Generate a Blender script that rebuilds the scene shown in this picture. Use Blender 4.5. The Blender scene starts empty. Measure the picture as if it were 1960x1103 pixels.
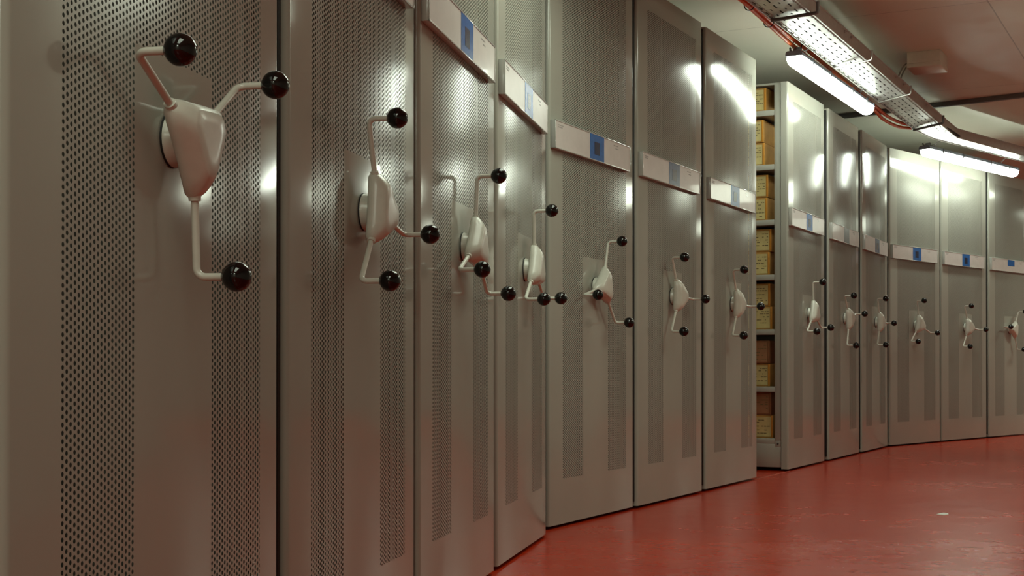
import bpy, bmesh, math, random
from mathutils import Vector, Matrix
random.seed(7)
sc = bpy.context.scene
COL = sc.collection
PI = math.pi

# ------------------------------------------------------------------ helpers
def link(o, parent=None):
    COL.objects.link(o)
    if parent: o.parent = parent
    return o

def tag(o, label=None, cat=None, group=None, kind=None):
    if label: o['label'] = label
    if cat: o['category'] = cat
    if group: o['group'] = group
    if kind: o['kind'] = kind
    return o

def empty(name, loc, rz=0.0, parent=None):
    o = bpy.data.objects.new(name, None)
    o.empty_display_size = 0.1
    o.location = loc
    o.rotation_euler = (0, 0, rz)
    return link(o, parent)

class MB:
    """collects shapes and links them as one mesh object"""
    def __init__(s): s.v = []; s.f = []; s.m = []; s.sm = []
    def add(s, verts, faces, mi=0, smooth=False):
        b = len(s.v)
        s.v += [tuple(v) for v in verts]
        for f in faces:
            s.f.append([b + i for i in f]); s.m.append(mi); s.sm.append(smooth)
        return s
    def box(s, x0, x1, y0, y1, z0, z1, mi=0):
        v = [(x0,y0,z0),(x1,y0,z0),(x1,y1,z0),(x0,y1,z0),(x0,y0,z1),(x1,y0,z1),(x1,y1,z1),(x0,y1,z1)]
        return s.add(v, [(0,3,2,1),(4,5,6,7),(0,1,5,4),(1,2,6,5),(2,3,7,6),(3,0,4,7)], mi)
    def bbox(s, x0, x1, y0, y1, z0, z1, bev=0.002, seg=2, mi=0):
        bm = bmesh.new()
        bmesh.ops.create_cube(bm, size=1)
        for v in bm.verts:
            v.co = ((x0+x1)/2 + v.co.x*(x1-x0), (y0+y1)/2 + v.co.y*(y1-y0), (z0+z1)/2 + v.co.z*(z1-z0))
        bmesh.ops.bevel(bm, geom=bm.edges[:], offset=bev, segments=seg, profile=0.5, affect='EDGES')
        bm.verts.index_update()
        s.add([v.co[:] for v in bm.verts], [[v.index for v in f.verts] for f in bm.faces], mi, True)
        bm.free(); return s
    def tube(s, pts, r, seg=12, mi=0, caps=True):
        pts = [Vector(p) for p in pts]
        n = len(pts); verts = []; faces = []
        prev = None
        for i, p in enumerate(pts):
            t = (pts[min(i+1, n-1)] - pts[max(i-1, 0)]).normalized()
            if prev is None:
                up = Vector((0,0,1)) if abs(t.z) < 0.9 else Vector((1,0,0))
                a = t.cross(up).normalized()
            else:
                a = (prev - t*prev.dot(t)).normalized()
            prev = a; b = t.cross(a)
            rr = r[i] if isinstance(r, (list, tuple)) else r
            for k in range(seg):
                q = 2*PI*k/seg
                verts.append(p + a*(rr*math.cos(q)) + b*(rr*math.sin(q)))
        for i in range(n-1):
            for k in range(seg):
                k2 = (k+1) % seg
                faces.append((i*seg+k, i*seg+k2, (i+1)*seg+k2, (i+1)*seg+k))
        if caps:
            faces.append(tuple(range(seg-1, -1, -1)))
            faces.append(tuple((n-1)*seg+k for k in range(seg)))
        return s.add(verts, faces, mi, True)
    def lathe(s, prof, axis='y', seg=32, c=(0,0,0), mi=0):
        """prof: list of (radius, t) along the axis"""
        verts = []; faces = []
        for (r, t) in prof:
            for k in range(seg):
                q = 2*PI*k/seg
                if axis == 'y': verts.append((c[0]+r*math.cos(q), c[1]+t, c[2]+r*math.sin(q)))
                elif axis == 'z': verts.append((c[0]+r*math.cos(q), c[1]+r*math.sin(q), c[2]+t))
                else: verts.append((c[0]+t, c[1]+r*math.cos(q), c[2]+r*math.sin(q)))
        for i in range(len(prof)-1):
            for k in range(seg):
                k2 = (k+1) % seg
                faces.append((i*seg+k, i*seg+k2, (i+1)*seg+k2, (i+1)*seg+k))
        faces.append(tuple(range(seg-1, -1, -1)))
        faces.append(tuple((len(prof)-1)*seg+k for k in range(seg)))
        return s.add(verts, faces, mi, True)
    def prism(s, poly, axis, t0, t1, mi=0, smooth=False):
        """extrude a 2-D polygon along an axis"""
        n = len(poly)
        def P(a, b, t):
            return {'z': (a,b,t), 'x': (t,a,b), 'y': (a,t,b)}[axis]
        v = [P(a,b,t0) for a,b in poly] + [P(a,b,t1) for a,b in poly]
        f = [(i, (i+1)%n, n+(i+1)%n, n+i) for i in range(n)]
        f += [tuple(range(n-1,-1,-1)), tuple(range(n, 2*n))]
        return s.add(v, f, mi, smooth)
    def mesh(s, name, mats):
        me = bpy.data.meshes.new(name)
        me.from_pydata(s.v, [], s.f)
        for m in (mats if isinstance(mats, (list, tuple)) else [mats]): me.materials.append(m)
        me.polygons.foreach_set('material_index', s.m)
        me.polygons.foreach_set('use_smooth', s.sm)
        bm = bmesh.new(); bm.from_mesh(me)
        bmesh.ops.recalc_face_normals(bm, faces=bm.faces[:])
        bm.to_mesh(me); bm.free()
        if any(s.sm): me.set_sharp_from_angle(angle=math.radians(38))
        me.update()
        return me
    def build(s, name, mats, parent=None):
        return link(bpy.data.objects.new(name, s.mesh(name, mats)), parent)

def put(name, me, parent=None):
    return link(bpy.data.objects.new(name, me), parent)

# ------------------------------------------------------------------ materials
class NT:
    def __init__(s, name):
        s.mat = bpy.data.materials.new(name); s.mat.use_nodes = True
        s.t = s.mat.node_tree; s.t.nodes.clear()
        s.out = s.n('ShaderNodeOutputMaterial')
    def n(s, typ, **kw):
        nd = s.t.nodes.new(typ)
        for k, v in kw.items(): setattr(nd, k, v)
        return nd
    def l(s, a, b): s.t.links.new(a, b)
    def val(s, node, sock, v):
        if hasattr(v, 'is_linked') or isinstance(v, bpy.types.NodeSocket): s.l(v, node.inputs[sock])
        else: node.inputs[sock].default_value = v
    def math(s, op, a, b=0.0, clamp=False):
        nd = s.n('ShaderNodeMath', operation=op, use_clamp=clamp)
        s.val(nd, 0, a); s.val(nd, 1, b); return nd.outputs[0]
    def between(s, x, a, b):
        return s.math('MULTIPLY', s.math('GREATER_THAN', x, a), s.math('LESS_THAN', x, b))
    def coords(s):
        tc = s.n('ShaderNodeTexCoord'); sp = s.n('ShaderNodeSeparateXYZ')
        s.l(tc.outputs['Object'], sp.inputs[0])
        return tc.outputs['Object'], sp.outputs[0], sp.outputs[1], sp.outputs[2]
    def noise(s, vec, scale, detail=3, rough=0.5):
        nd = s.n('ShaderNodeTexNoise'); s.l(vec, nd.inputs['Vector'])
        nd.inputs['Scale'].default_value = scale; nd.inputs['Detail'].default_value = detail
        nd.inputs['Roughness'].default_value = rough
        return nd.outputs['Fac']
    def remap(s, v, a, b, c, d):
        nd = s.n('ShaderNodeMapRange'); s.val(nd, 0, v)
        for i, q in enumerate((a, b, c, d)): nd.inputs[i+1].default_value = q
        return nd.outputs[0]
    def mixc(s, f, a, b):
        nd = s.n('ShaderNodeMix', data_type='RGBA')
        s.val(nd, 0, f)
        for i, q in ((6, a), (7, b)):
            if isinstance(q, bpy.types.NodeSocket): s.l(q, nd.inputs[i])
            else: nd.inputs[i].default_value = (*q, 1) if len(q) == 3 else q
        return nd.outputs[2]
    def bsdf(s, color, rough=0.5, metal=0.0, coat=0.0, coatr=0.1, spec=0.5, bump=None, bstr=0.1, bdist=0.001):
        p = s.n('ShaderNodeBsdfPrincipled')
        if isinstance(color, bpy.types.NodeSocket): s.l(color, p.inputs['Base Color'])
        else: p.inputs['Base Color'].default_value = (*color, 1)
        s.val(p, 'Roughness', rough); s.val(p, 'Metallic', metal)
        p.inputs['Coat Weight'].default_value = coat; p.inputs['Coat Roughness'].default_value = coatr
        s.val(p, 'Specular IOR Level', spec)
        if bump is not None:
            b = s.n('ShaderNodeBump'); s.l(bump, b.inputs['Height'])
            b.inputs['Strength'].default_value = bstr; b.inputs['Distance'].default_value = bdist
            s.l(b.outputs[0], p.inputs['Normal'])
        return p.outputs[0]
    def done(s, sh):
        s.l(sh, s.out.inputs['Surface']); return s.mat

def simple(name, color, rough=0.5, metal=0.0, coat=0.0, coatr=0.1, var=0.06, scale=30, spec=0.5):
    t = NT(name); vec, x, y, z = t.coords()
    nz = t.noise(vec, scale)
    lo = tuple(c*(1-var) for c in color); hi = tuple(min(1, c*(1+var)) for c in color)
    c = t.mixc(t.remap(nz, .3, .7, 0, 1), lo, hi)
    return t.done(t.bsdf(c, rough, metal, coat, coatr, spec))

GREY = (0.37, 0.37, 0.325)
def paint_nodes(t, vec, punched=None):
    """powder coat; where the sheet is punched the dimpled metal scatters more"""
    nz = t.noise(vec, 2.3, 4)
    c = t.mixc(t.remap(nz, .3, .7, 0, 1), tuple(k*.96 for k in GREY), tuple(k*1.04 for k in GREY))
    r = t.remap(t.noise(vec, 5, 3), .3, .7, .085, .115)
    if punched is not None: r = t.math('ADD', r, t.math('MULTIPLY', punched, 0.06))
    fine = t.noise(vec, 420, 2)
    sp = 0.5 if punched is None else t.math('SUBTRACT', 0.5, t.math('MULTIPLY', punched, 0.18))
    return t.bsdf(c, r, 0, 0.0, 0.12, sp, fine, 0.04, 0.0006)

def mat_paint():
    t = NT('grey_powder_coat'); vec, *_ = t.coords()
    return t.done(paint_nodes(t, vec))

# layout of one end panel (metres from the left edge of its face, and above the floor)
PERF_U0, PERF_U1, PERF_Z0, PERF_Z1 = 0.112, 0.783, 0.194, 2.297
STRIP_U0, STRIP_U1, STRIP_Z = 0.314, 0.575, 1.103
def mat_perforated():
    t = NT('grey_perforated_steel'); vec, x, y, z = t.coords()
    PX, PZ = 0.0101, 0.0104
    # staggered round holes
    col = t.math('DIVIDE', t.math('SUBTRACT', x, PERF_U0), PX)
    ci = t.math('FLOOR', col)
    fx = t.math('SUBTRACT', t.math('SUBTRACT', col, ci), 0.5)
    odd = t.math('MULTIPLY', t.math('MODULO', ci, 2.0), 0.5)
    row = t.math('ADD', t.math('DIVIDE', t.math('SUBTRACT', z, PERF_Z0), PZ), odd)
    fz = t.math('SUBTRACT', t.math('FRACT', row), 0.5)
    d2 = t.math('ADD', t.math('POWER', t.math('MULTIPLY', fx, PX), 2.0), t.math('POWER', t.math('MULTIPLY', fz, PZ), 2.0))
    hole = t.math('LESS_THAN', d2, 0.00315**2)
    area = t.math('MULTIPLY', t.between(x, PERF_U0, PERF_U1), t.between(z, PERF_Z0, PERF_Z1))
    strip = t.math('MULTIPLY', t.between(x, STRIP_U0, STRIP_U1), t.math('LESS_THAN', z, STRIP_Z))
    area = t.math('MULTIPLY', area, t.math('SUBTRACT', 1.0, strip))
    front = t.between(y, -0.001, 0.004)
    paint = paint_nodes(t, vec, t.math('MULTIPLY', area, front))
    mask = t.math('MULTIPLY', t.math('MULTIPLY', hole, area), front)
    tr = t.n('ShaderNodeBsdfTransparent')
    mx = t.n('ShaderNodeMixShader'); t.l(mask, mx.inputs[0]); t.l(paint, mx.inputs[1]); t.l(tr.outputs[0], mx.inputs[2])
    return t.done(mx.outputs[0])

def mat_floor():
    t = NT('red_epoxy_floor'); vec, x, y, z = t.coords()
    n1 = t.noise(vec, 0.9, 5, .6); n2 = t.noise(vec, 7, 4, .6)
    c = t.mixc(t.remap(n1, .35, .65, 0, 1), (0.40, 0.021, 0.004), (0.46, 0.031, 0.007))
    wear = t.remap(t.noise(vec, 1.1, 4, .5), .50, .80, 0, .12)
    c = t.mixc(wear, c, (0.46, 0.18, 0.11))
    r = t.math('ADD', t.remap(n2, .3, .7, .21, .27), t.math('MULTIPLY', wear, .5))
    h = t.noise(vec, 260, 2)
    return t.done(t.bsdf(c, r, 0, 0, 0.1, 0.21, h, 0.04, 0.0008))

def mat_ceiling():
    t = NT('painted_ceiling_board'); vec, x, y, z = t.coords()
    # board joints: x runs along the middle row of units, y across it
    j1 = t.math('LESS_THAN', t.math('ABSOLUTE', t.math('SUBTRACT', y, -1.205)), 0.004)
    j2 = t.math('LESS_THAN', t.math('ABSOLUTE', t.math('SUBTRACT', t.math('PINGPONG', t.math('SUBTRACT', x, 8.2), 1.25), 0.0)), 0.003)
    j = t.math('MAXIMUM', j1, j2)
    nz = t.noise(vec, 1.4, 4)
    c = t.mixc(t.remap(nz, .3, .7, 0, 1), (0.79, 0.77, 0.65), (0.84, 0.82, 0.71))
    c = t.mixc(t.math('MULTIPLY', j, .55), c, (0.2, 0.18, 0.15))
    r = t.remap(t.noise(vec, 6, 3), .3, .7, .42, .55)
    return t.done(t.bsdf(c, r, 0, 0, 0.1, 0.5, t.noise(vec, 90, 3), 0.08, 0.001))

def mat_tray():
    t = NT('perforated_galvanised_steel'); vec, x, y, z = t.coords()
    PX, PY = 0.115, 0.0365
    rowf = t.math('DIVIDE', y, PY); ri = t.math('FLOOR', rowf)
    fy = t.math('SUBTRACT', t.math('SUBTRACT', rowf, ri), 0.5)
    odd = t.math('MULTIPLY', t.math('ABSOLUTE', t.math('MODULO', ri, 2.0)), 0.5)
    colf = t.math('ADD', t.math('DIVIDE', x, PX), odd)
    fx = t.math('SUBTRACT', t.math('FRACT', colf), 0.5)
    half = t.math('SUBTRACT', 0.26, t.math('MULTIPLY', odd, 0.24))
    slot = t.math('MULTIPLY', t.math('LESS_THAN', t.math('ABSOLUTE', fx), half), t.math('LESS_THAN', t.math('ABSOLUTE', fy), 0.13))
    c = t.mixc(t.remap(t.noise(vec, 45, 4), .3, .7, 0, 1), (0.56, 0.57, 0.56), (0.70, 0.71, 0.70))
    p = t.bsdf(c, t.remap(t.noise(vec, 20, 3), .3, .7, .30, .42), 0.75)
    tr = t.n('ShaderNodeBsdfTransparent')
    mx = t.n('ShaderNodeMixShader'); t.l(slot, mx.inputs[0]); t.l(p, mx.inputs[1]); t.l(tr.outputs[0], mx.inputs[2])
    return t.done(mx.outputs[0])

def mat_emit(name, color, strength):
    t = NT(name); e = t.n('ShaderNodeEmission')
    e.inputs[0].default_value = (*color, 1); e.inputs[1].default_value = strength
    return t.done(e.outputs[0])

M_PAINT = mat_paint()
M_PERF = mat_perforated()
M_FLOOR = mat_floor()
M_CEIL = mat_ceiling()
M_WALL = simple('painted_wall', (0.52, 0.50, 0.45), 0.6, scale=3)
M_TRAYP = mat_tray()
M_GALV = simple('galvanised_steel', (0.50, 0.49, 0.47), 0.42, 0.6, scale=40)
M_STRUT = simple('dull_zinc_strut', (0.20, 0.20, 0.20), 0.5, 0.4)
M_WHITE = simple('off_white_plastic', (0.62, 0.62, 0.55), 0.30, 0, 0.2, 0.15, var=.03, scale=60)
M_BALL = simple('gloss_black_plastic', (0.004, 0.004, 0.004), 0.07, 0, var=.02)
M_HOLDER = simple('label_holder_plastic', (0.46, 0.46, 0.43), 0.18, 0, 0.5, 0.06, var=.02)
M_CARD = simple('label_card_under_film', (0.62, 0.57, 0.55), 0.30, 0, 0.2, 0.05, var=.05, scale=16)
M_BLUE = simple('blue_sticker', (0.016, 0.115, 0.38), 0.25, 0, 0.0, 0.05, var=.12, scale=60)
M_SLATE = simple('slate_blue_sticker', (0.08, 0.115, 0.21), 0.25, 0, 0.0, 0.05, var=.12, scale=60)
M_SMOKE = simple('charcoal_sticker', (0.09, 0.09, 0.105), 0.25, 0, 0.0, 0.05, var=.12, scale=60)
M_NAVY = simple('dark_navy_print', (0.008, 0.014, 0.05), 0.25, 0, 0.0, 0.05, var=.2, scale=120)
M_INK = simple('faded_grey_ink', (0.33, 0.31, 0.30), 0.5, 0, 0.6, 0.05)
M_RUBBER_SHADE = simple('black_rubber_and_gap_shade', (0.012, 0.012, 0.012), 0.6)
M_HOUSING = simple('lamp_housing_grey', (0.22, 0.24, 0.30), 0.5)
M_CLIP = simple('steel_clip', (0.10, 0.10, 0.11), 0.4, 0.6)
M_ORANGE = simple('orange_cable_sheath', (0.95, 0.17, 0.012), 0.5, var=.15, scale=12)
M_TIE = simple('black_cable_tie', (0.03, 0.015, 0.01), 0.5)
M_GCABLE = simple('grey_cable_sheath', (0.30, 0.29, 0.25), 0.5)
M_JBOX = simple('white_junction_plastic', (0.72, 0.70, 0.60), 0.42, var=.03)
M_CHAN = simple('grey_ceiling_channel', (0.16, 0.16, 0.16), 0.5, 0.3)
M_CARTON = simple('brown_cardboard', (0.46, 0.24, 0.055), 0.75, var=.15, scale=14)
M_CARTON2 = simple('red_brown_cardboard', (0.27, 0.115, 0.045), 0.75, var=.15, scale=14)
M_TAPE = simple('orange_binding_tape', (0.62, 0.27, 0.03), 0.6, var=.1, scale=25)
M_TAG = simple('cream_box_label', (0.60, 0.50, 0.22), 0.7, var=.1, scale=18)
M_TAG2 = simple('aged_brown_box_label', (0.34, 0.17, 0.08), 0.7, var=.1, scale=18)
M_TYPE = simple('typed_ink', (0.16, 0.12, 0.05), 0.7)
M_LIGHT = mat_emit('lit_lamp_diffuser', (0.90, 1.0, 0.84), 27.0)
M_SCRAP = simple('white_paper', (0.75, 0.78, 0.72), 0.6)
M_SEAM = simple('worn_floor_seam', (0.50, 0.12, 0.08), 0.4)

# ------------------------------------------------------------------ plan of the curved row
# three straight runs of rails; a = bearing of the run, n0 = distance of the panel faces from the origin
RUN = [(0.198480, -0.91204), (0.469295, -2.35894), (0.747213, -5.37354)]
def D(r): a = RUN[r][0]; return Vector((math.sin(a), math.cos(a), 0))
def N(r): a = RUN[r][0]; return Vector((math.cos(a), -math.sin(a), 0))      # towards the aisle
def at(r, s, off, z=0.0): return D(r)*s + N(r)*(RUN[r][1] + off) + Vector((0, 0, z))
def RZ(r): return PI/2 - RUN[r][0]
CAM_Z = 0.6485
W, TH, HP, ZB = 0.872, 0.045, 2.4, 0.013

# ------------------------------------------------------------------ the shared meshes of a shelving unit
def make_panel_mesh():
    R = 0.012; x0, x1 = -0.014, W
    prof = [(x0, TH), (x0, R)]
    for k in range(1, 7):
        q = PI + (PI/2)*k/6
        prof.append((x0 + R + R*math.cos(q), R + R*math.sin(q)))
    for k in range(0, 7):
        q = 1.5*PI + (PI/2)*k/6
        prof.append((x1 - R + R*math.cos(q), R + R*math.sin(q)))
    prof.append((x1, TH))
    n = len(prof); m = MB()
    v = [(a, b, ZB) for a, b in prof] + [(a, b, HP) for a, b in prof]
    m.add(v, [(i, i+1, n+i+1, n+i) for i in range(n-1)], 0, True)
    m.add(v, [tuple(range(n)), tuple(range(n, 2*n))], 0, False)
    return m.mesh('end_panel', M_PERF)

def make_gap_shade_mesh():
    m = MB(); m.bbox(-0.028, -0.0138, 0.014, TH-0.002, ZB+0.02, HP-0.012, 0.003)  # dark strip standing in for the shade in the gaps between panels
    return m.mesh('gap_shade_strip', M_RUBBER_SHADE)

SHELF_Z = [0.182, 0.503, 0.858, 1.197, 1.537, 1.880, 2.217]      # middle of the front lip of each shelf
DEPTH = 1.9
def make_rack_mesh(closed=True):
    m = MB(); x0, x1 = -0.006, W-0.006
    m.box(x1-0.002, x1, TH+0.003, DEPTH, 0.1, HP-0.001)                        # side and rear sheets, added to keep light out of the rack
    m.box(x0, x1, DEPTH-0.002, DEPTH, 0.1, HP-0.001)
    if closed: m.box(x0, x0+0.002, TH+0.003, DEPTH, 0.1, HP-0.001)
    for y in (TH+0.003, TH+0.9, DEPTH-0.042):
        m.bbox(x0, x0+0.042, y, y+0.040, 0.165, HP, 0.003)
        m.bbox(x1-0.042, x1, y, y+0.040, 0.165, HP, 0.003)
    m.bbox(x0, x1, TH+0.003, DEPTH, 0.022, 0.166, 0.003)                      # base carriage
    m.box(x0, x1, TH+0.003, DEPTH, HP-0.012, HP)                              # top sheet
    m.box(x0+0.425, x0+0.431, TH+0.005, DEPTH-0.005, 0.17, HP-0.01)           # middle sheet between the two faces
    return m.mesh('rack_frame', M_PAINT)
def make_shelf_mesh(z):
    m = MB(); x0, x1 = -0.004, W-0.008
    y0, y1 = TH+0.043, TH+0.9
    m.bbox(x0, x0+0.4, y0, y1, z-0.017, z+0.017, 0.003)
    return m.mesh('shelf', M_PAINT)

LBL = (-0.004, 0.787, 1.512, 1.625)
def make_holder_mesh():
    m = MB(); a, b, c, d = LBL; T = 0.019
    m.bbox(a, b, -T, 0.0, c, d, 0.0025)                      # tray of the strip
    m.bbox(a, b, -T-0.003, -T+0.001, c, c+0.004, 0.0008)     # raised lips
    m.bbox(a, b, -T-0.003, -T+0.001, d-0.004, d, 0.0008)
    m.bbox(a, a+0.006, -T-0.003, -T+0.001, c, d, 0.0008)
    m.bbox(b-0.006, b, -T-0.003, -T+0.001, c, d, 0.0008)
    return m.mesh('label_holder', M_HOLDER)
def make_card_mesh():
    m = MB(); a, b, c, d = LBL; T = 0.019
    m.box(a+0.006, b-0.006, -T-0.0012, -T+0.0005, c+0.004, d-0.004)
    # faint typed lines, too small to read
    for (u, z, w) in [(0.03, d-0.020, 0.05), (0.03, d-0.028, 0.04), (0.60, d-0.022, 0.05), (0.62, d-0.034, 0.03)]:
        k = 0
        while k < w:
            q = random.uniform(.003, .008)
            m.box(a+u+k, a+u+k+q, -T-0.0016, -T-0.0011, z, z+0.0045, 1); k += q+0.003
    return m.mesh('label_card', [M_CARD, M_INK])
def make_sticker_mesh(mat, half=False):
    m = MB(); c, d = LBL[2]+0.004, LBL[3]-0.004; T = 0.019
    z0 = c + (0.05 if half else 0.0)
    m.box(0.342, 0.488, -T-0.0022, -T-0.0011, z0, d)
    if not half: m.box(0.385, 0.440, -T-0.0027, -T-0.0021, c+0.022, d-0.030, 1)
    return m.mesh('sticker', [mat, M_NAVY if mat is M_BLUE else M_SMOKE])

# hand wheel, local origin on the panel face at the axle, -y towards the aisle
W_R, W_BEND, W_BALL = 0.2035, 0.0343, 0.0976
def make_hub_mesh():
    """three-lobed hub: flat back, domed front, a socket at each lobe end"""
    m = MB()
    def outline(R, hw, pull):
        pts = []
        for k in range(3):
            t = k*2*PI/3
            rad = Vector((math.sin(t), math.cos(t))); tan = Vector((math.cos(t), -math.sin(t)))
            for q in (-1, -0.4, 0.4, 1):
                pts.append(rad*(R - (0.0025 if abs(q) == 1 else 0)) + tan*(hw*q))
            t2 = t + 2*PI/3
            rad2 = Vector((math.sin(t2), math.cos(t2))); tan2 = Vector((math.cos(t2), -math.sin(t2)))
            a = rad*R + tan*hw; b = rad2*R - tan2*hw; mid = (a+b)/2
            inw = -mid.normalized()
            for f in (0.2, 0.4, 0.6, 0.8):
                pts.append(a*(1-f) + b*f + inw*(pull*math.sin(PI*f)))
        return pts
    rings = [(-0.022, 0.082, 0.0085, 0.004), (-0.0265, 0.086, 0.0115, 0.002), (-0.038, 0.086, 0.0120, 0.000),
             (-0.046, 0.081, 0.0120, 0.001), (-0.055, 0.070, 0.0140, 0.001), (-0.0625, 0.058, 0.0150, 0.000),
             (-0.0645, 0.054, 0.0140, 0.000), (-0.0652, 0.030, 0.0080, 0.000)]
    loops = [[(p.x, y, p.y) for p in outline(R, hw, pl)] for (y, R, hw, pl) in rings]
    n = len(loops[0]); v = [p for lp in loops for p in lp]; f = []
    for i in range(len(loops)-1):
        for k in range(n):
            k2 = (k+1) % n
            f.append((i*n+k, i*n+k2, (i+1)*n+k2, (i+1)*n+k))
    f.append(tuple(range(n))); f.append(tuple((len(loops)-1)*n+k for k in range(n)))
    m.add(v, f, 0, True)
    me = m.mesh('hand_wheel', M_WHITE)
    me.set_sharp_from_angle(angle=math.radians(48))
    return me
def make_collar_mesh():
    m = MB()
    m.lathe([(0.040, 0.0), (0.0405, -0.004), (0.039, -0.008), (0.036, -0.020), (0.034, -0.026)], 'y', 36)
    return m.mesh('axle_collar', M_WHITE)
def make_gasket_mesh():
    m = MB(); m.lathe([(0.0415, 0.001), (0.0415, -0.003)], 'y', 36)
    return m.mesh('gasket', M_RUBBER_SHADE)
def make_arm_mesh():
    m = MB(); r = 0.0058; y0 = -W_BEND; rb = 0.014
    pts = [(0, y0, 0.070), (0, y0, 0.12), (0, y0, W_R-rb)]
    for k in range(1, 7):
        q = (PI/2)*k/6
        pts.append((0, y0 - rb + rb*math.cos(q), W_R - rb + rb*math.sin(q)))
    pts.append((0, -W_BALL+0.01, W_R))
    m.tube(pts, r, 14)
    m.tube([(0, y0, 0.078), (0, y0, 0.0905)], [0.0098, 0.0090], 14)      # socket sleeve
    return m.mesh('arm', M_WHITE)
def make_knob_mesh():
    m = MB(); R = 0.0225; prof = []
    for k in range(0, 25):
        q = PI*k/24
        prof.append((max(1e-4, R*math.sin(q)), -W_BALL - R*math.cos(q)))
    m.lathe(prof, 'y', 36, (0, 0, W_R))
    m.lathe([(0.0085, -W_BALL+0.0215), (0.0085, -W_BALL+0.018)], 'y', 18, (0, 0, W_R))
    return m.mesh('knob', M_BALL)

ME = dict(panel=make_panel_mesh(), gap_shade=make_gap_shade_mesh(), rack=make_rack_mesh(), holder=make_holder_mesh(),
          card=make_card_mesh(), hub=make_hub_mesh(), collar=make_collar_mesh(), gasket=make_gasket_mesh(),
          arm=make_arm_mesh(), knob=make_knob_mesh())
STICK = dict(blue=make_sticker_mesh(M_BLUE), slate=make_sticker_mesh(M_SLATE), smoke=make_sticker_mesh(M_SMOKE),
             half=make_sticker_mesh(M_BLUE, True))
U_WHEEL, Z_WHEEL = 0.440, 0.9839

# run, s of the face's left edge, small offset of the face, wheel centre, wheel angle, sticker, label
UNITS = [
 (0,  1.501,  0.0067, 0.432, -63.6, None,    "grey perforated shelving unit nearest the camera, cut by the left edge of the picture"),
 (0,  2.468, -0.0054, 0.450, -21.1, 'blue',  "grey shelving unit second from the left, one label strip corner showing at the top"),
 (0,  3.375,  0.0018, 0.451,   7.6, 'blue',  "grey shelving unit third from the left, blue-stickered label strip touching the picture's top"),
 (0,  4.333, -0.0031, 0.445,  -3.2, 'blue',  "narrow-looking grey shelving unit at the row's first bend, lamp mirrored in its label strip"),
 (1,  4.992,  0.0000, 0.442,  17.2, 'blue',  'grey shelving unit just past the first bend, one wheel arm pointing left across its hub'),
 (1,  5.912,  0.0063, 0.438, -28.2, 'slate', 'grey shelving unit with a dull slate sticker, two places left of the gap'),
 (1,  6.878, -0.0004, 0.422, -28.4, 'blue',  'grey shelving unit directly left of the gap with brown boxes, lamp glare across its top'),
 (1,  8.423, -0.0024, 0.463,  -5.3, 'blue',  'open-sided grey shelving unit right of the gap, brown archive boxes on its shelves'),
 (1,  9.433, -0.0041, 0.427, -40.8, 'smoke', 'grey shelving unit with a charcoal sticker, next to the open-sided unit with boxes'),
 (1, 10.398,  0.0006, 0.449, -29.5, 'slate', 'grey shelving unit in the corner of the second bend, the narrowest one in view'),  # slate colour carries the reflection that greys its blue sticker
 (2, 10.270,  0.0006, 0.428, -12.4, 'blue',  'grey shelving unit just past the second bend, its top glaring white under the far lamp'),
 (2, 11.194, -0.0034, 0.438, -25.5, 'blue',  'grey shelving unit behind the far lamp, second from the right end of the row'),
 (2, 12.121,  0.0028, 0.429,  35.3, 'half',  'grey shelving unit at the right edge of the picture, with a short dark blue sticker'),
]
UG = 'mobile shelving units in the curved row'
for i, (r, s, off, uw, ph, st, lab) in enumerate(UNITS):
    p = at(r, s, off)
    u = empty('mobile_shelving_unit', p, RZ(r))
    tag(u, lab, 'shelving unit', UG)
    put('end_panel', ME['panel'], u)
    put('rack_frame', ME['rack'] if i != 7 else make_rack_mesh(False), u)
    if i != 7: put('gap_shade_strip', ME['gap_shade'], u)['label'] = 'dark strip for the shade between panels'
    if i == 7:
        for z in SHELF_Z: put('shelf', make_shelf_mesh(z), u)
        b = MB()
        b.bbox(-0.0075, 0.0, TH+0.004, TH+0.040, 0.150, 0.186, 0.001)
        b.lathe([(0.006, 0.0), (0.006, -0.004), (0.004, -0.005)], 'x', 12, (-0.0075, TH+0.022, 0.168), 1)
        b.build('corner_bracket', [M_PAINT, M_CLIP], u)
    if st:
        h = put('label_holder', ME['holder'], u)
        put('label_card', ME['card'], h)
        k = put('sticker', STICK[st], h)
        k['label'] = {'blue': 'blue sticker', 'slate': 'slate blue sticker', 'smoke': 'charcoal sticker', 'half': 'short dark blue sticker'}[st]
    w = put('hand_wheel', ME['hub'], u)
    w['label'] = 'off-white three-armed hand wheel'
    w.location = (uw, 0, Z_WHEEL)
    w.rotation_euler = (0, math.radians(ph), 0)
    put('axle_collar', ME['collar'], w)
    g = put('gasket', ME['gasket'], w)
    for k in range(3):
        a = put('arm', ME['arm'], w); a.rotation_euler = (0, k*2*PI/3, 0)
        b = put('knob', ME['knob'], w); b.rotation_euler = (0, k*2*PI/3, 0)
        b['label'] = 'glossy black ball knob'

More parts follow.
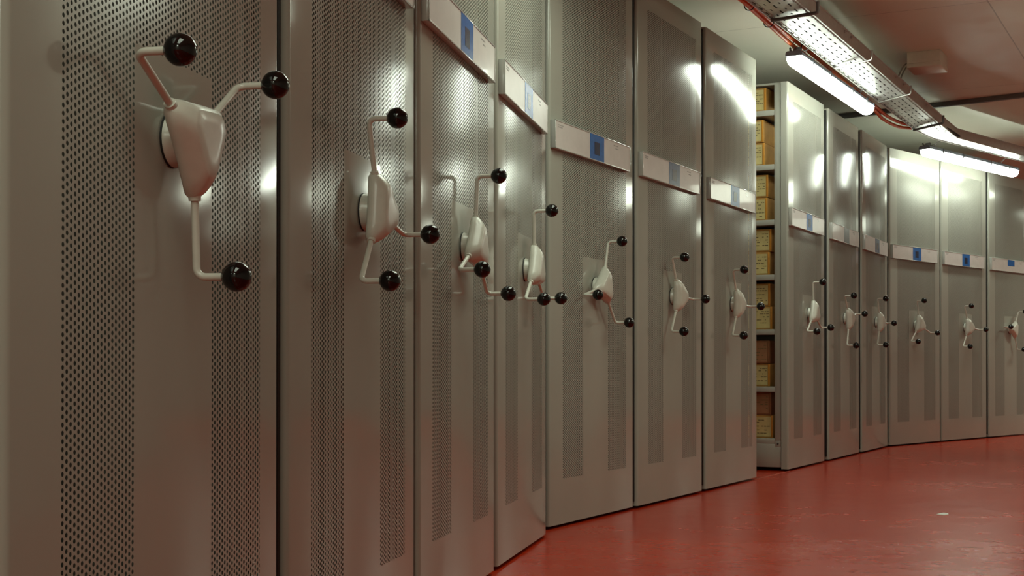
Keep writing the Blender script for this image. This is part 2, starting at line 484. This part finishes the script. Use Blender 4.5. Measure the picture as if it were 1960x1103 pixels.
# ------------------------------------------------------------------ archive boxes on the open-sided unit
U8 = Matrix.Translation(at(1, 8.423, -0.0024)) @ Matrix.Rotation(RZ(1), 4, 'Z')
def archive_box(y_end, z, h, lid, red, label):
    """its front faces the aisle between the units (-x of the unit), its near end lies y_end behind the panel face"""
    L, Dp = 0.27 + random.uniform(-.008, .008), 0.36
    m = MB()
    m.bbox(0.0, Dp, 0.0, L, 0.0, h-0.001, 0.003, 2)
    body = m.build('archive_box', M_CARTON2 if red else M_CARTON)
    body.matrix_world = U8 @ Matrix.Translation((0.022 + random.uniform(0, .012), y_end, z)) @ Matrix.Rotation(random.uniform(-.03, .01), 4, 'Z')
    tag(body, label, 'box', 'archive boxes on the open shelving unit')
    lb = MB()
    lb.box(-0.0015, 0.0012, 0.016, L-0.016, 0.010, h-0.012)
    zz = h-0.034
    for row in range(5):
        k = 0.022
        while k < L-0.05:
            q = random.uniform(.006, .02)
            if random.random() < .55: lb.box(-0.0019, -0.0014, k, k+q, zz, zz+0.005, 1)
            k += q + .004
        zz -= random.choice((.014, .019, .024))
        if zz < 0.02: break
    o = lb.build('paper_label', [M_TAG2 if red else M_TAG, M_TYPE], body)
    tp = MB(); tp.bbox(-0.003, 0.004, 0.0015, 0.013, 0.002, h-0.003, 0.0008)
    o = tp.build('binding_strip', M_CARTON2 if red else M_TAPE, body)
    if lid:
        ld = MB(); ld.bbox(-0.002, Dp+0.002, -0.0012, L+0.002, h-0.028, h, 0.0015)
        ld.build('lid', M_CARTON2 if red else M_CARTON, body)
ORD = ['top', 'second', 'third', 'fourth', 'fifth', 'sixth', 'lowest']
tops = [z+0.0172 for z in SHELF_Z][::-1]
ENDS = [(0.148,), (0.165, 0.160), (0.138, 0.142), (0.116, 0.126), (0.126, 0.112), (0.128, 0.128), (0.120, 0.108)]
for k, ends in enumerate(ENDS):
    h = 0.143 if k else 0.148
    shelf = ORD[k]+' shelf of the open unit'
    if len(ends) == 1:
        archive_box(ends[0], tops[k], h, False, False, 'single brown archive box on the '+shelf+', half lost in shadow')
    else:
        archive_box(ends[1], tops[k], h, False, False, 'lower brown archive box on the '+shelf)
        archive_box(ends[0], tops[k]+h+0.001, h, False, k >= 5, ('reddish-brown' if k >= 5 else 'upper brown')+' archive box stacked on another on the '+shelf)

# ------------------------------------------------------------------ cable tray with support bars
TZ = 2.43
tray = empty('cable_tray', at(1, 9.0, 0.42, TZ), RZ(1))
tag(tray, 'galvanised perforated cable tray hanging under the ceiling, bending above the far lamp', 'cable tray')
TI = tray.matrix_basis.inverted()
def loc(p): return TI @ p
B0, Y0, Y1 = 3.0, 0.316, 0.536
def plate(name, quad, r, mat):
    """perforated sheet; its own frame runs along run r so that the slots follow the tray"""
    o = MB()
    base = at(r, 0, 0, 0); F = Matrix.Translation(at(r, 10.6, 0.2, TZ)) @ Matrix.Rotation(RZ(r), 4, 'Z'); FI = F.inverted()
    top = [FI @ (q + Vector((0,0,0.0012))) for q in quad]; bot = [FI @ q for q in quad]
    n = len(quad)
    o.add(bot+top, [tuple(range(n)), tuple(range(n, 2*n))] + [(i, (i+1)%n, n+(i+1)%n, n+i) for i in range(n)])
    ob = o.build(name, mat, tray); ob.matrix_local = TI @ F
    return ob
kL = at(1, 10.72, Y0, TZ); kR = at(1, 10.86, Y1, TZ)
dL = at(2, 10.22, 0.385, TZ); dR = at(2, 10.32, 0.541, TZ)
plate('perforated_plate', [at(1, B0, Y0, TZ), kL, kR, at(1, B0, Y1, TZ)], 1, M_TRAYP)
plate('perforated_plate', [kL, dL, at(2, 15.5, 0.395, TZ), at(2, 15.5, 0.541, TZ), dR, kR], 2, M_TRAYP)
def rail(name, path, inward, h=0.068):
    m = MB(); rows = []
    for p in path: rows.append(p)
    v = []
    for p in rows:
        q = loc(p)
        v += [q+Vector((0,0,-0.003)), q+Vector((0,0,h))]
    off = inward
    v2 = [a + off for a in v]
    n = len(rows); f = []
    for i in range(n-1):
        a, b, c, d = 2*i, 2*i+1, 2*i+3, 2*i+2
        f += [(a, b, c, d), (2*n+a, 2*n+b, 2*n+c, 2*n+d), (a, d, 2*n+d, 2*n+a), (b, c, 2*n+c, 2*n+b)]
    f += [(0, 1, 2*n+1, 2*n), (2*n-2, 2*n-1, 4*n-1, 4*n-2)]
    m.add(v+v2, f, 0)
    for i in range(n-1):       # rolled top and bottom edges
        m.tube([loc(rows[i])+Vector((0,0,h)), loc(rows[i+1])+Vector((0,0,h))], 0.004, 8)
        m.tube([loc(rows[i])+Vector((0,0,-0.002)), loc(rows[i+1])+Vector((0,0,-0.002))], 0.004, 8)
    return m.build(name, M_GALV, tray)
rail('side_rail', [at(1, B0, Y0, TZ), kL, dL, at(2, 15.5, 0.395, TZ)], Vector((0, -0.0015, 0)))
rail('side_rail', [at(1, B0, Y1, TZ), kR, dR, at(2, 15.5, 0.541, TZ)], Vector((0, 0.0015, 0)))
# flat inner folds seen as pale lines along the sheet
for yy in (Y0+0.022, Y1-0.022):
    m = MB(); m.tube([loc(at(1, B0, yy, TZ-0.001)), loc(at(1, 10.7, yy, TZ-0.001))], 0.0022, 6)
    m.build('folded_edge', M_GALV, tray)
def bar(s0, s1, thick, y0=0.325, y1=0.575):
    m = MB(); zz = TZ - 0.006 - thick
    a, b = at(1, s0, y0, zz), at(1, s1, y1, zz)
    t = (b-a).normalized()
    pts = [a + Vector((0,0,0.012)), a, a + t*0.01]
    pts += [b - t*0.012, b - t*0.003 + Vector((0,0,0.003)), b + Vector((0,0,0.012)), b + Vector((0,0,0.055))]
    m.tube([loc(p) for p in pts], thick, 8)
    return m.build('support_bar', M_STRUT if thick > .006 else M_GALV, tray)
bar(6.95, 6.90, 0.009); bar(8.24, 8.12, 0.0052); bar(9.46, 9.26, 0.0045); bar(10.67, 10.45, 0.009)
bar(5.72, 5.66, 0.006)
for s in (7.6, 7.75, 8.95, 9.2, 10.0):
    m = MB(); q = loc(at(1, s, Y1+0.004, TZ+0.045))
    m.lathe([(0.007, 0.0), (0.007, -0.006), (0.0035, -0.007), (0.0035, -0.016)], 'y', 10, q)
    m.build('bolt', M_GALV, tray)

m = MB()
for k in range(9):
    y = Y0 + 0.022 + 0.176*k/8
    P = [at(1, s, y + .006*math.sin(s*1.7+k), TZ+0.0145) for s in [B0 + .35*j for j in range(23)]]
    Q = [at(2, 10.4 + .35*j, 0.405 + 0.118*k/8 + .003*math.sin(j+k), TZ+0.0145) for j in range(14)]
    m.tube(P + Q, 0.011, 6)
tb = m.build('cable_bundle', M_RUBBER_SHADE)
tag(tb, 'dark cables lying inside the perforated tray, seen through its slots', 'cables', None, 'stuff')

# ------------------------------------------------------------------ orange cables beside the tray
def cable(name, pts, r, mat, parent=None):
    m = MB(); P = [Vector(p) for p in pts]; out = []
    for i in range(len(P)-1):
        p0, p1, p2, p3 = P[max(i-1,0)], P[i], P[i+1], P[min(i+2, len(P)-1)]
        for k in range(6):
            t = k/6
            out.append(0.5*((2*p1) + (p2-p0)*t + (2*p0-5*p1+4*p2-p3)*t*t + (3*p1-p0-3*p2+p3)*t*t*t))
    out.append(P[-1])
    m.tube(out, r, 10)
    return m.build(name, mat, parent)
ca = [(3.5,.27),(5.2,.28),(6.54,.284),(6.85,.272),(7.4,.256),(7.7,.25),(8.4,.24),(9.2,.228),(9.8,.224),(10.1,.226),(10.47,.25),(10.74,.298)]
c1 = cable('orange_cable', [at(1, s, y-0.007, 2.439 - (0.02 if 10.0 < s < 10.6 else 0) + .004*math.sin(s*3)) for s, y in ca], 0.0115, M_ORANGE)
tag(c1, 'orange cable beside the cable tray, lower of the two tied together', 'cable', 'orange cables along the tray')
c2 = cable('orange_cable', [at(1, s, y+0.008, 2.459 - (0.012 if 10.0 < s < 10.6 else 0) + .004*math.cos(s*2.3)) for s, y in ca], 0.0115, M_ORANGE)
tag(c2, 'orange cable beside the cable tray, upper of the two, nearer the tray', 'cable', 'orange cables along the tray')
for s, y in ((6.72, .278), (7.1, .264), (7.7, .25)):
    m = MB(); ctr = at(1, s, y, 2.448)
    ring = [ctr + N(1)*(0.027*math.cos(q)) + Vector((0,0,0.028*math.sin(q))) for q in [2*PI*k/16 for k in range(17)]]
    m.tube(ring, 0.003, 6); m.build('cable_tie', M_TIE, c1)

# ------------------------------------------------------------------ lamps
def make_lamp(p0, p1, label):
    p0, p1 = Vector(p0), Vector(p1); L = (p1-p0).length; mid = (p0+p1)/2
    yaw = math.atan2((p1-p0).y, (p1-p0).x)
    o = empty('tube_lamp', mid, yaw)
    tag(o, label, 'lamp', 'tube lamps under the cable tray')
    h = L/2; m = MB()
    m.prism([(-.043,.010),(-.040,.026),(-.032,.040),(.032,.040),(.040,.026),(.043,.010)], 'x', -h+.03, h-.03)
    m.prism([(-.048,.010),(-.046,.030),(-.036,.038),(.036,.038),(.046,.030),(.048,.010)], 'x', -h-.006, -h+.03)
    m.prism([(-.048,.010),(-.046,.030),(-.036,.038),(.036,.038),(.046,.030),(.048,.010)], 'x', h-.03, h+.006)
    m.build('housing', M_HOUSING, o)
    # translucent tub, rounded at its ends
    d = MB(); rings = []
    sec = [(-.045,.012),(-.049,-.004),(-.040,-.030),(-.026,-.042),(0,-.046),(.026,-.042),(.040,-.030),(.049,-.004),(.045,.012)]
    for (x, k) in [(-h,.70),(-h+.006,.86),(-h+.02,.96),(-h+.045,1),(h-.045,1),(h-.02,.96),(h-.006,.86),(h,.70)]:
        rings.append([(x, a*k if abs(a) < 1 else a, (b-.012)*k+.012) for a, b in sec])
    n = len(sec); v = [p for r_ in rings for p in r_]; f = []
    for i in range(len(rings)-1):
        for k in range(n-1): f.append((i*n+k, i*n+k+1, (i+1)*n+k+1, (i+1)*n+k))
        f.append((i*n+n-1, i*n, (i+1)*n, (i+1)*n+n-1))
    f += [tuple(range(n)), tuple((len(rings)-1)*n+k for k in range(n))]
    d.add(v, f, 0, True)
    g = d.build('diffuser', M_LIGHT, o); g['label'] = 'glowing white diffuser'
    for x in (-h+.22, -h/3+.02, h/3-.02, h-.22):
        c = MB()
        c.bbox(x-.009, x+.009, -.054, -.046, -.002, .034, .0015); c.bbox(x-.009, x+.009, .046, .054, -.002, .034, .0015)
        c.build('clip', M_CLIP, o)
    # cable gland at the near end and hooks up to the tray
    e = MB(); e.tube([(-h+.005, 0, .030), (-h+.012, -.01, .048), (-h+.05, -.02, .054)], .013, 10)
    e.tube([(-h+.045, .025, .036), (-h+.045, .034, .055), (-h+.03, .03, .062)], .006, 8)
    e.build('cable_gland', M_STRUT, o)
    for x in (-h+.10, h-.35):
        w = MB(); w.tube([(x, -.03, .040), (x, -.045, .056), (x, -.066, .076), (x+.02, -.077, .080)], .0025, 6)
        w.tube([(x, .03, .040), (x, .0, .050), (x, -.045, .058), (x, -.066, .076)], .0025, 6)
        w.build('hanger_wire', M_STRUT, o)
    return o
LZ = 2.36
make_lamp((1.565, 7.730, LZ), (2.368, 9.270, LZ), 'glowing tube lamp hanging in front of the open-sided shelving unit')
make_lamp((3.278, 11.069, LZ), (4.440, 12.316, LZ), 'glowing tube lamp at the right edge, after the bend of the cable tray')

# ------------------------------------------------------------------ junction box and ceiling channel
CZ = 2.70
jb = empty('junction_box', at(1, 9.42, 0.65, CZ), RZ(1))
tag(jb, 'white plastic junction box screwed to the ceiling right of the cable tray', 'junction box')
m = MB(); m.bbox(-.13, .13, -.108, .108, -.075, 0, .006, 3); m.build('housing', M_JBOX, jb)
m = MB(); m.bbox(-.131, .131, -.109, .109, -.104, -.073, .006, 3); m.build('lid', M_JBOX, jb)
JM = jb.matrix_basis
for k in range(2):
    m = MB(); P = []
    for t in [j/10 for j in range(11)]:
        # from the box side back to the tray
        x = -.02 + .055*k - .05*t; y = .106 + (.17)*t
        P.append((x - .12*t*t, .104 + .055*t, -.045 - .02*t - (.13+.02*k)*t**3))
    m.tube(P, .005, 8); m.build('cable', M_GCABLE, jb)
pa, pb = at(2, 10.08, -1.2, CZ), at(2, 10.42, 2.6, CZ)
dv = pb-pa
ch = MB(); ch.bbox(0, dv.length, -.02, .02, -.036, 0, .002)
co = ch.build('ceiling_channel', M_CHAN)
co.matrix_world = Matrix.Translation(pa) @ Matrix.Rotation(math.atan2(dv.y, dv.x), 4, 'Z')
tag(co, 'dark grey steel channel fixed across the ceiling above the tray', 'channel')

# ------------------------------------------------------------------ paper scrap on the floor
m = MB(); pts = [(-.05,-.02),(-.01,-.026),(.035,-.012),(.05,.012),(.012,.018),(-.03,.022)]
m.prism(pts, 'z', 0.0, 0.0016)
so = m.build('paper_scrap', M_SCRAP); so.location = at(1, 6.29, 1.281, 0.0005); so.rotation_euler = (0, 0, 1.0)
tag(so, 'small white paper scrap lying on the shiny red floor', 'paper scrap')

# ------------------------------------------------------------------ the room
def corner(r0, r1, off):
    a0, n0 = RUN[r0]; a1, n1 = RUN[r1]
    A, B = N(r0), N(r1); c0, c1 = n0+off, n1+off
    det = A.x*B.y - A.y*B.x
    return Vector(((c0*B.y - c1*A.y)/det, (A.x*c1 - B.x*c0)/det, 0))
S0, S1 = -3.5, 18.0
OUT, INN = -2.3, 2.7
outer = [at(0, S0, OUT), corner(0, 1, OUT), corner(1, 2, OUT), at(2, S1, OUT)]
inner = [at(0, S0, INN), corner(0, 1, INN), corner(1, 2, INN), at(2, S1, INN)]
def struct(o): o['kind'] = 'structure'; return o
F1 = Matrix.Translation(at(1, 0, 0, 0)) @ Matrix.Rotation(RZ(1), 4, 'Z')
def slab(name, z0, z1, mat):
    I = F1.inverted(); m = MB()
    poly = [I @ p for p in outer + inner[::-1]]
    n = len(poly)
    v = [Vector((p.x, p.y, z0)) for p in poly] + [Vector((p.x, p.y, z1)) for p in poly]
    f = [(i, (i+1)%n, n+(i+1)%n, n+i) for i in range(n)]
    quads = [(0, 1, 6, 7), (1, 2, 5, 6), (2, 3, 4, 5)]
    f += quads + [tuple(n+i for i in q) for q in quads]
    m.add(v, f); o = m.build(name, mat); o.matrix_world = F1
    return struct(o)
slab('floor', -0.1, 0.0, M_FLOOR)
slab('ceiling', CZ, CZ+0.1, M_CEIL)
def wall(name, path, inward):
    m = MB(); T = 0.12
    for i in range(len(path)-1):
        a, b = path[i], path[i+1]; d = (b-a).normalized(); nn = Vector((d.y, -d.x, 0))*inward
        q = [a, b, b - nn*T, a - nn*T]
        v = [Vector((p.x, p.y, 0)) for p in q] + [Vector((p.x, p.y, CZ)) for p in q]
        m.add(v, [(0,1,5,4),(1,2,6,5),(2,3,7,6),(3,0,4,7),(0,1,2,3),(4,5,6,7)])
    return struct(m.build(name, M_WALL))
wall('wall_left', outer, 1)
wall('wall_right', inner, -1)
wall('wall_back', [inner[0], outer[0]], 1)
wall('wall_front', [outer[3], inner[3]], 1)
# pale seam where the floor meets the rails in front of the row
m = MB()
a, b = at(1, 7.72, -0.004), at(1, 8.44, -0.004)
d = (b-a)
m.box(0, d.length, -.004, .004, 0, .0012)
o = struct(m.build('trim_1', M_SEAM)); o.matrix_world = Matrix.Translation(a) @ Matrix.Rotation(math.atan2(d.y, d.x), 4, 'Z')

# ------------------------------------------------------------------ unseen lights outside the frame: lamps of the corridor and added fill
def area(name, p, yaw, L, w, power, color=(0.89, 1.0, 0.80)):
    l = bpy.data.lights.new(name, 'AREA'); l.shape = 'RECTANGLE'; l.size = L; l.size_y = w; l.energy = power; l.color = color
    o = bpy.data.objects.new(name, l); o.location = p; o.rotation_euler = (0, 0, yaw); return link(o)
area('unseen_light', at(0, 4.4, 0.5, 2.3), RZ(0), 1.6, 0.6, 20)
area('unseen_light', at(0, 0.6, 0.5, 2.3), RZ(0), 1.6, 0.6, 17)
area('unseen_light', at(0, -2.6, 0.5, 2.3), RZ(0), 1.6, 0.6, 42)
area('unseen_light', at(2, 15.5, 0.5, 2.3), RZ(2), 1.6, 0.6, 12)
area('unseen_light', at(1, 6.6, 2.3, 2.62), RZ(1), 1.6, 0.6, 21)  # added fill across the aisle, kept out of the panel reflections
area('unseen_light', at(2, 13.9, 1.5, 2.5), RZ(2), 1.6, 0.6, 38)  # added fill across the aisle, placed to glint in a label strip

w = bpy.data.worlds.new('dark'); sc.world = w; w.use_nodes = True
w.node_tree.nodes['Background'].inputs[0].default_value = (0, 0, 0, 1)

# ------------------------------------------------------------------ camera
cd = bpy.data.cameras.new('camera'); cam = bpy.data.objects.new('camera', cd); link(cam)
F = 2669.7; PITCH = 0.0077
cd.sensor_width = 36.0; cd.sensor_fit = 'HORIZONTAL'; cd.lens = F*36/1960
cam.location = (0, 0, CAM_Z)
cam.rotation_euler = (PI/2 + PITCH, 0, 0)
cd.shift_y = (700.56 - F*math.tan(PITCH) - 551.5)/1960
cd.clip_start = 0.05
sc.camera = cam

sc.view_settings.view_transform = 'Standard'; sc.view_settings.look = 'None'
sc.view_settings.exposure = 0.0; sc.view_settings.gamma = 1.0; sc.view_settings.use_curve_mapping = False
sc.cycles.use_denoising = True
sc.cycles.max_bounces = 10; sc.cycles.diffuse_bounces = 5; sc.cycles.glossy_bounces = 5
sc.cycles.transparent_max_bounces = 12
sc.cycles.caustics_reflective = False; sc.cycles.caustics_refractive = False
sc.cycles.sample_clamp_indirect = 6.0
